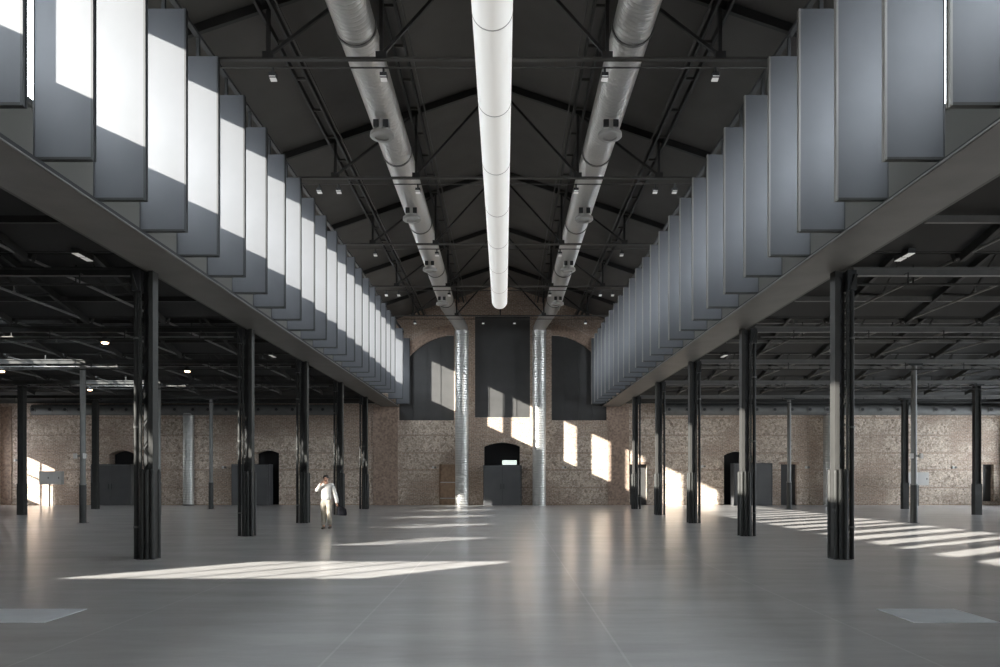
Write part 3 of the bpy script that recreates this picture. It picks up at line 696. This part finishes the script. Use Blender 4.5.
# wall sockets, small sensors
sb = None
for px, py, lab in ((433, 467, 'small white wall fitting left of the timber door'), (563, 467, 'small white wall fitting right of the right vertical duct'), (702, 466, 'small white wall fitting between third and fourth right columns'),
                    (806, 467, 'small white wall fitting right of the narrow shutter in the right aisle'), (953, 467, 'small white wall fitting near the right picture edge'), (223, 467, 'small white wall fitting in the left aisle end wall'),
                    (15, 460, 'small white wall fitting near the left picture edge')):
    if sb is None:
        sb = thing('wall_fitting', (0, 0, 0), lab, 'wall fitting', 'small wall fittings')
        MB().box(-0.11, 0.0, -0.07, 0.0, -0.08, 0.08).build('box', 'white_box', sb); MB().tube((0.08, -0.1, 0), (0.08, 0, 0), 0.06, 12).build('dial', 'steel_light', sb)
        sb.location = (wx(px), YE, wz(py))
    else: dup(sb, (wx(px), YE, wz(py)), lab)
# small boxes on the aisle posts
t = None
for s, px, y, lab in ((-1, 86, 27.74, 'pair of small white boxes on the second visible round post of the left aisle'), (1, 915, 27.74, 'pair of small white boxes on the nearest round post of the right aisle')):
    z = wz(455.5, y); x = s*14.82
    if t is None:
        t = thing('post_box', (x, y-0.14, z), lab, 'box', 'boxes on aisle posts')
        MB().box(-0.23, -0.12, -0.08, 0, -0.09, 0.09).build('box', 'white_box', t); MB().box(0.12, 0.21, -0.08, 0, -0.09, 0.09).build('box', 'white_box', t); MB().box(-0.23, 0.21, -0.0, 0.03, -0.03, 0.03).build('strap', 'steel_light', t)
    else: dup(t, (x, y-0.14, z), lab)
# air ducts along the end wall with round nozzles, and drops
for s, a, b, noz in ((-1, 32, 338, [35, 52, 67, 81, 114, 128, 176, 194, 209, 227, 243, 259, 277, 293, 311, 323]), (1, 663, 1003, [667, 685, 702, 719, 736, 754, 772, 789, 807, 824, 859, 877, 894, 932, 950, 969, 987])):
    y = YE-0.45; x0, x1, zc = wx(a, y), wx(b, y), wz(409.5, y)
    t = thing('wall_duct', ((x0+x1)/2, y, zc), f'long grey air duct with round nozzles along the {SIDE[s]} end wall under the roof', 'duct')
    h = (x1-x0)/2
    MB().sweep([(-h, 0, 0), (0, 0, 0), (h, 0, 0)], 0.31).build('duct_run', 'duct_dull', t, True)
    for px in noz:
        x = wx(px, y)-(x0+x1)/2
        n_ = MB().box(x-0.15, x+0.15, -0.33, -0.2, -0.13, 0.15).build('nozzle_plate', 'steel_light', t)
        MB().tube((x, -0.36, 0), (x, -0.33, 0), 0.085, 14).build('nozzle', 'steel_black', n_)
    MB().box(-h, h, -0.30, -0.27, -0.33, -0.29).build('lower_rail', 'steel_light', t)
    if s > 0:
        MB().box(-h, h, -0.02, 0.02, 0.31, 0.5).build('hanger_strip', 'steel', t)
for s, px in ((-1, 187.5), (1, 828)):
    y = YE-0.42; t = thing('vertical_duct', (wx(px, y), y, 0), f'ribbed galvanised duct dropping to the floor at the {SIDE[s]} aisle end wall', 'duct')
    MB().sweep([(0, 0, 0), (0, 0, 2.6), (0, 0, wz(413, y))], 0.31).build('riser', 'duct', t, True)
    MB().tube((0, 0, 0), (0, 0, 0.06), 0.34, 24).build('foot_ring', 'steel_light', t, True)
# floor plates
for s, x0, x1 in ((-1, -6.2, -5.0), (1, 4.85, 5.75)):
    t = thing('floor_hatch', ((x0+x1)/2, 9.2, 0), f'pale access plate set in the floor at the {SIDE[s]} front', 'floor hatch')
    h = (x1-x0)/2; MB().box(-h, h, -0.42, 0.42, 0, 0.004).build('plate', 'hatch', t)
    MB().box(-h-0.03, -h, -0.45, 0.45, 0, 0.006).box(h, h+0.03, -0.45, 0.45, 0, 0.006).box(-h, h, -0.45, -0.42, 0, 0.006).box(-h, h, 0.42, 0.45, 0, 0.006).build('frame', 'hatch', t)

# ------------------------------------------------------------------ the man
def skin(name, joints, edges, m, parent, root=0, sub=2):
    me = bpy.data.meshes.new(name); me.from_pydata([j[:3] for j in joints], edges, [])
    o = bpy.data.objects.new(name, me); COL.objects.link(o); o.parent = parent; me.materials.append(M[m])
    md = o.modifiers.new('skin', 'SKIN'); md.use_smooth_shade = True
    if not me.skin_vertices: me.skin_vertices.new()
    for i, j in enumerate(joints):
        r = j[3]; me.skin_vertices[0].data[i].radius = (r, r) if not isinstance(r, tuple) else r
        me.skin_vertices[0].data[i].use_root = (i == root)
    sb_ = o.modifiers.new('sub', 'SUBSURF'); sb_.levels = sub; sb_.render_levels = sub
    return o
P = thing('person', (-5.42, 24.6, 0), 'man in cream sweater and beige trousers, hand at his face, carrying a dark bag', 'person')
P.scale = (1.0, 1.0, 1.0)
# local x: to the viewer's right, y: away from the viewer, z: up
body_j = [(0, 0, 0.90, (0.135, 0.10)), (0, 0.0, 1.05, (0.125, 0.09)), (0, 0, 1.22, (0.14, 0.10)), (0, 0, 1.36, (0.13, 0.085)), (0, 0, 1.44, 0.055), (-0.01, -0.02, 1.50, 0.055),
          (-0.01, -0.03, 1.55, (0.066, 0.085)), (-0.012, -0.03, 1.60, (0.072, 0.092)), (-0.012, -0.02, 1.65, (0.058, 0.075)),
          (-0.17, 0, 1.385, 0.055), (-0.30, -0.07, 1.19, 0.042), (-0.17, -0.18, 1.36, 0.03), (-0.10, -0.16, 1.45, 0.034),
          (0.18, 0, 1.385, 0.055), (0.27, 0.02, 1.12, 0.042), (0.33, -0.03, 0.88, 0.030), (0.345, -0.04, 0.79, 0.032),
          (-0.085, 0, 0.86, 0.085), (-0.095, 0.02, 0.50, 0.055), (-0.075, -0.02, 0.10, 0.038), (-0.075, -0.10, 0.05, 0.035),
          (0.085, 0, 0.86, 0.085), (0.095, -0.06, 0.49, 0.055), (0.10, 0.10, 0.11, 0.038), (0.105, 0.03, 0.05, 0.035)]
body_e = [(0, 1), (1, 2), (2, 3), (3, 4), (4, 5), (5, 6), (6, 7), (7, 8), (3, 9), (9, 10), (10, 11), (11, 12), (3, 13), (13, 14), (14, 15), (15, 16),
          (0, 17), (17, 18), (18, 19), (19, 20), (0, 21), (21, 22), (22, 23), (23, 24)]
body = skin('body', body_j, body_e, 'skin', P)
# fingers: raised hand curled by the mouth, hanging hand round the bag strap
for h, (hx, hy, hz), dirs in (('raised', (-0.095, -0.165, 1.475), (0.35, -0.1, 0.9)), ('hanging', (0.345, -0.04, 0.765), (0, 0, -1))):
    d = Vector(dirs).normalized()
    for k in range(4):
        off = Vector((0, -0.03+0.02*k, 0)) if h == 'hanging' else Vector((-0.028+0.019*k, 0.0, -0.01*abs(k-1.5)))
        a = Vector((hx, hy, hz))+off; ln = (0.030, 0.036, 0.034, 0.026)[k]
        b = a+d*ln; c = b+d*ln*0.5+Vector((0.018 if h == 'raised' else 0.02, 0.012, 0)); e = c+Vector((0.006, 0.014, 0.012 if h == 'hanging' else -0.012))
        skin('finger', [(*a, 0.010), (*b, 0.009), (*c, 0.008), (*e, 0.007)], [(0, 1), (1, 2), (2, 3)], 'skin', P, 0, 1)
    a = Vector((hx, hy-0.03, hz-0.03*(1 if h == 'raised' else -1))); b = a+Vector((0.03, -0.015, 0.02 if h == 'raised' else -0.03))
    skin('thumb', [(*a, 0.011), (*b, 0.010), (*(b+d*0.022), 0.008)], [(0, 1), (1, 2)], 'skin', P, 0, 1)
# face
fc = MB().lathe([(0.004, 1.585), (0.011, 1.57), (0.014, 1.555), (0.006, 1.548)], -0.012, -0.128, 10).build('nose', 'skin', P, True)
for x in (-0.038, 0.014):
    e = MB().lathe([(0.002, 1.600), (0.010, 1.596), (0.012, 1.590), (0.008, 1.583)], x, -0.112, 10).build('eye', 'hair', P, True)
MB().box(-0.035, 0.012, -0.121, -0.112, 1.520, 1.526).build('mouth', 'shoe', P)
for x in (-0.085, 0.062): MB().lathe([(0.004, 1.61), (0.014, 1.60), (0.013, 1.57), (0.005, 1.555)], x, -0.02, 8).build('ear', 'skin', P, True)
hair = MB().lathe([(0.012, 1.705), (0.055, 1.695), (0.082, 1.665), (0.092, 1.63), (0.090, 1.60), (0.06, 1.585)], -0.012, -0.005, 20).build('hair', 'hair', P, True)
# clothes follow the body
skin('sweater', [(0, 0, 0.86, (0.185, 0.14)), (0, 0, 1.04, (0.17, 0.13)), (0, 0, 1.24, (0.175, 0.13)), (0, 0, 1.36, (0.165, 0.11)), (0, 0, 1.42, (0.075, 0.07)),
     (-0.175, 0, 1.385, 0.072), (-0.305, -0.07, 1.19, 0.060), (-0.13, -0.175, 1.40, 0.050),
     (0.185, 0, 1.385, 0.072), (0.275, 0.02, 1.12, 0.060), (0.335, -0.03, 0.90, 0.060), (0.345, -0.04, 0.80, 0.066)],
     [(0, 1), (1, 2), (2, 3), (3, 4), (3, 5), (5, 6), (6, 7), (3, 8), (8, 9), (9, 10), (10, 11)], 'sweater', P)
skin('trousers', [(0, 0, 0.96, (0.15, 0.115)), (0, 0, 0.88, (0.15, 0.115)), (-0.09, 0, 0.80, 0.105), (-0.10, 0.02, 0.48, 0.080), (-0.08, -0.01, 0.10, 0.072),
     (0.09, 0, 0.80, 0.105), (0.10, -0.06, 0.48, 0.080), (0.105, 0.09, 0.12, 0.072)],
     [(0, 1), (1, 2), (2, 3), (3, 4), (1, 5), (5, 6), (6, 7)], 'trouser', P, 1)
for (x, y, z) in ((-0.078, -0.06, 0.045), (0.108, 0.06, 0.05)):
    skin('shoe', [(x, y+0.10, z, (0.042, 0.045)), (x, y, z, (0.045, 0.045)), (x-0.005, y-0.11, z-0.012, (0.045, 0.032)), (x-0.008, y-0.16, z-0.016, (0.035, 0.024))], [(0, 1), (1, 2), (2, 3)], 'shoe', P, 1, 2)
B = thing('shoulder_bag', (-5.42+0.50, 24.6, 0.42), 'dark soft bag hanging from the hand of the man', 'bag')
m = MB(); m.v = [(-0.15, -0.07, 0.02), (0.15, -0.07, 0.0), (0.15, 0.07, 0.0), (-0.15, 0.07, 0.02), (-0.12, -0.045, 0.30), (0.13, -0.045, 0.22), (0.13, 0.045, 0.22), (-0.12, 0.045, 0.30)]
m.f = [(3, 2, 1, 0), (4, 5, 6, 7), (0, 1, 5, 4), (1, 2, 6, 5), (2, 3, 7, 6), (3, 0, 4, 7)]
o = m.build('bag_body', 'bag', B, True); bv = o.modifiers.new('bev', 'BEVEL'); bv.width = 0.04; bv.segments = 4
MB().tube((-0.13, -0.03, 0.28), (-0.155, -0.04, 0.36), 0.012, 8).tube((0.10, -0.03, 0.22), (-0.155, -0.04, 0.36), 0.012, 8).build('handle', 'bag', B, True)
MB().box(-0.10, 0.10, -0.085, -0.06, 0.05, 0.14).build('front_pocket', 'bag', B)
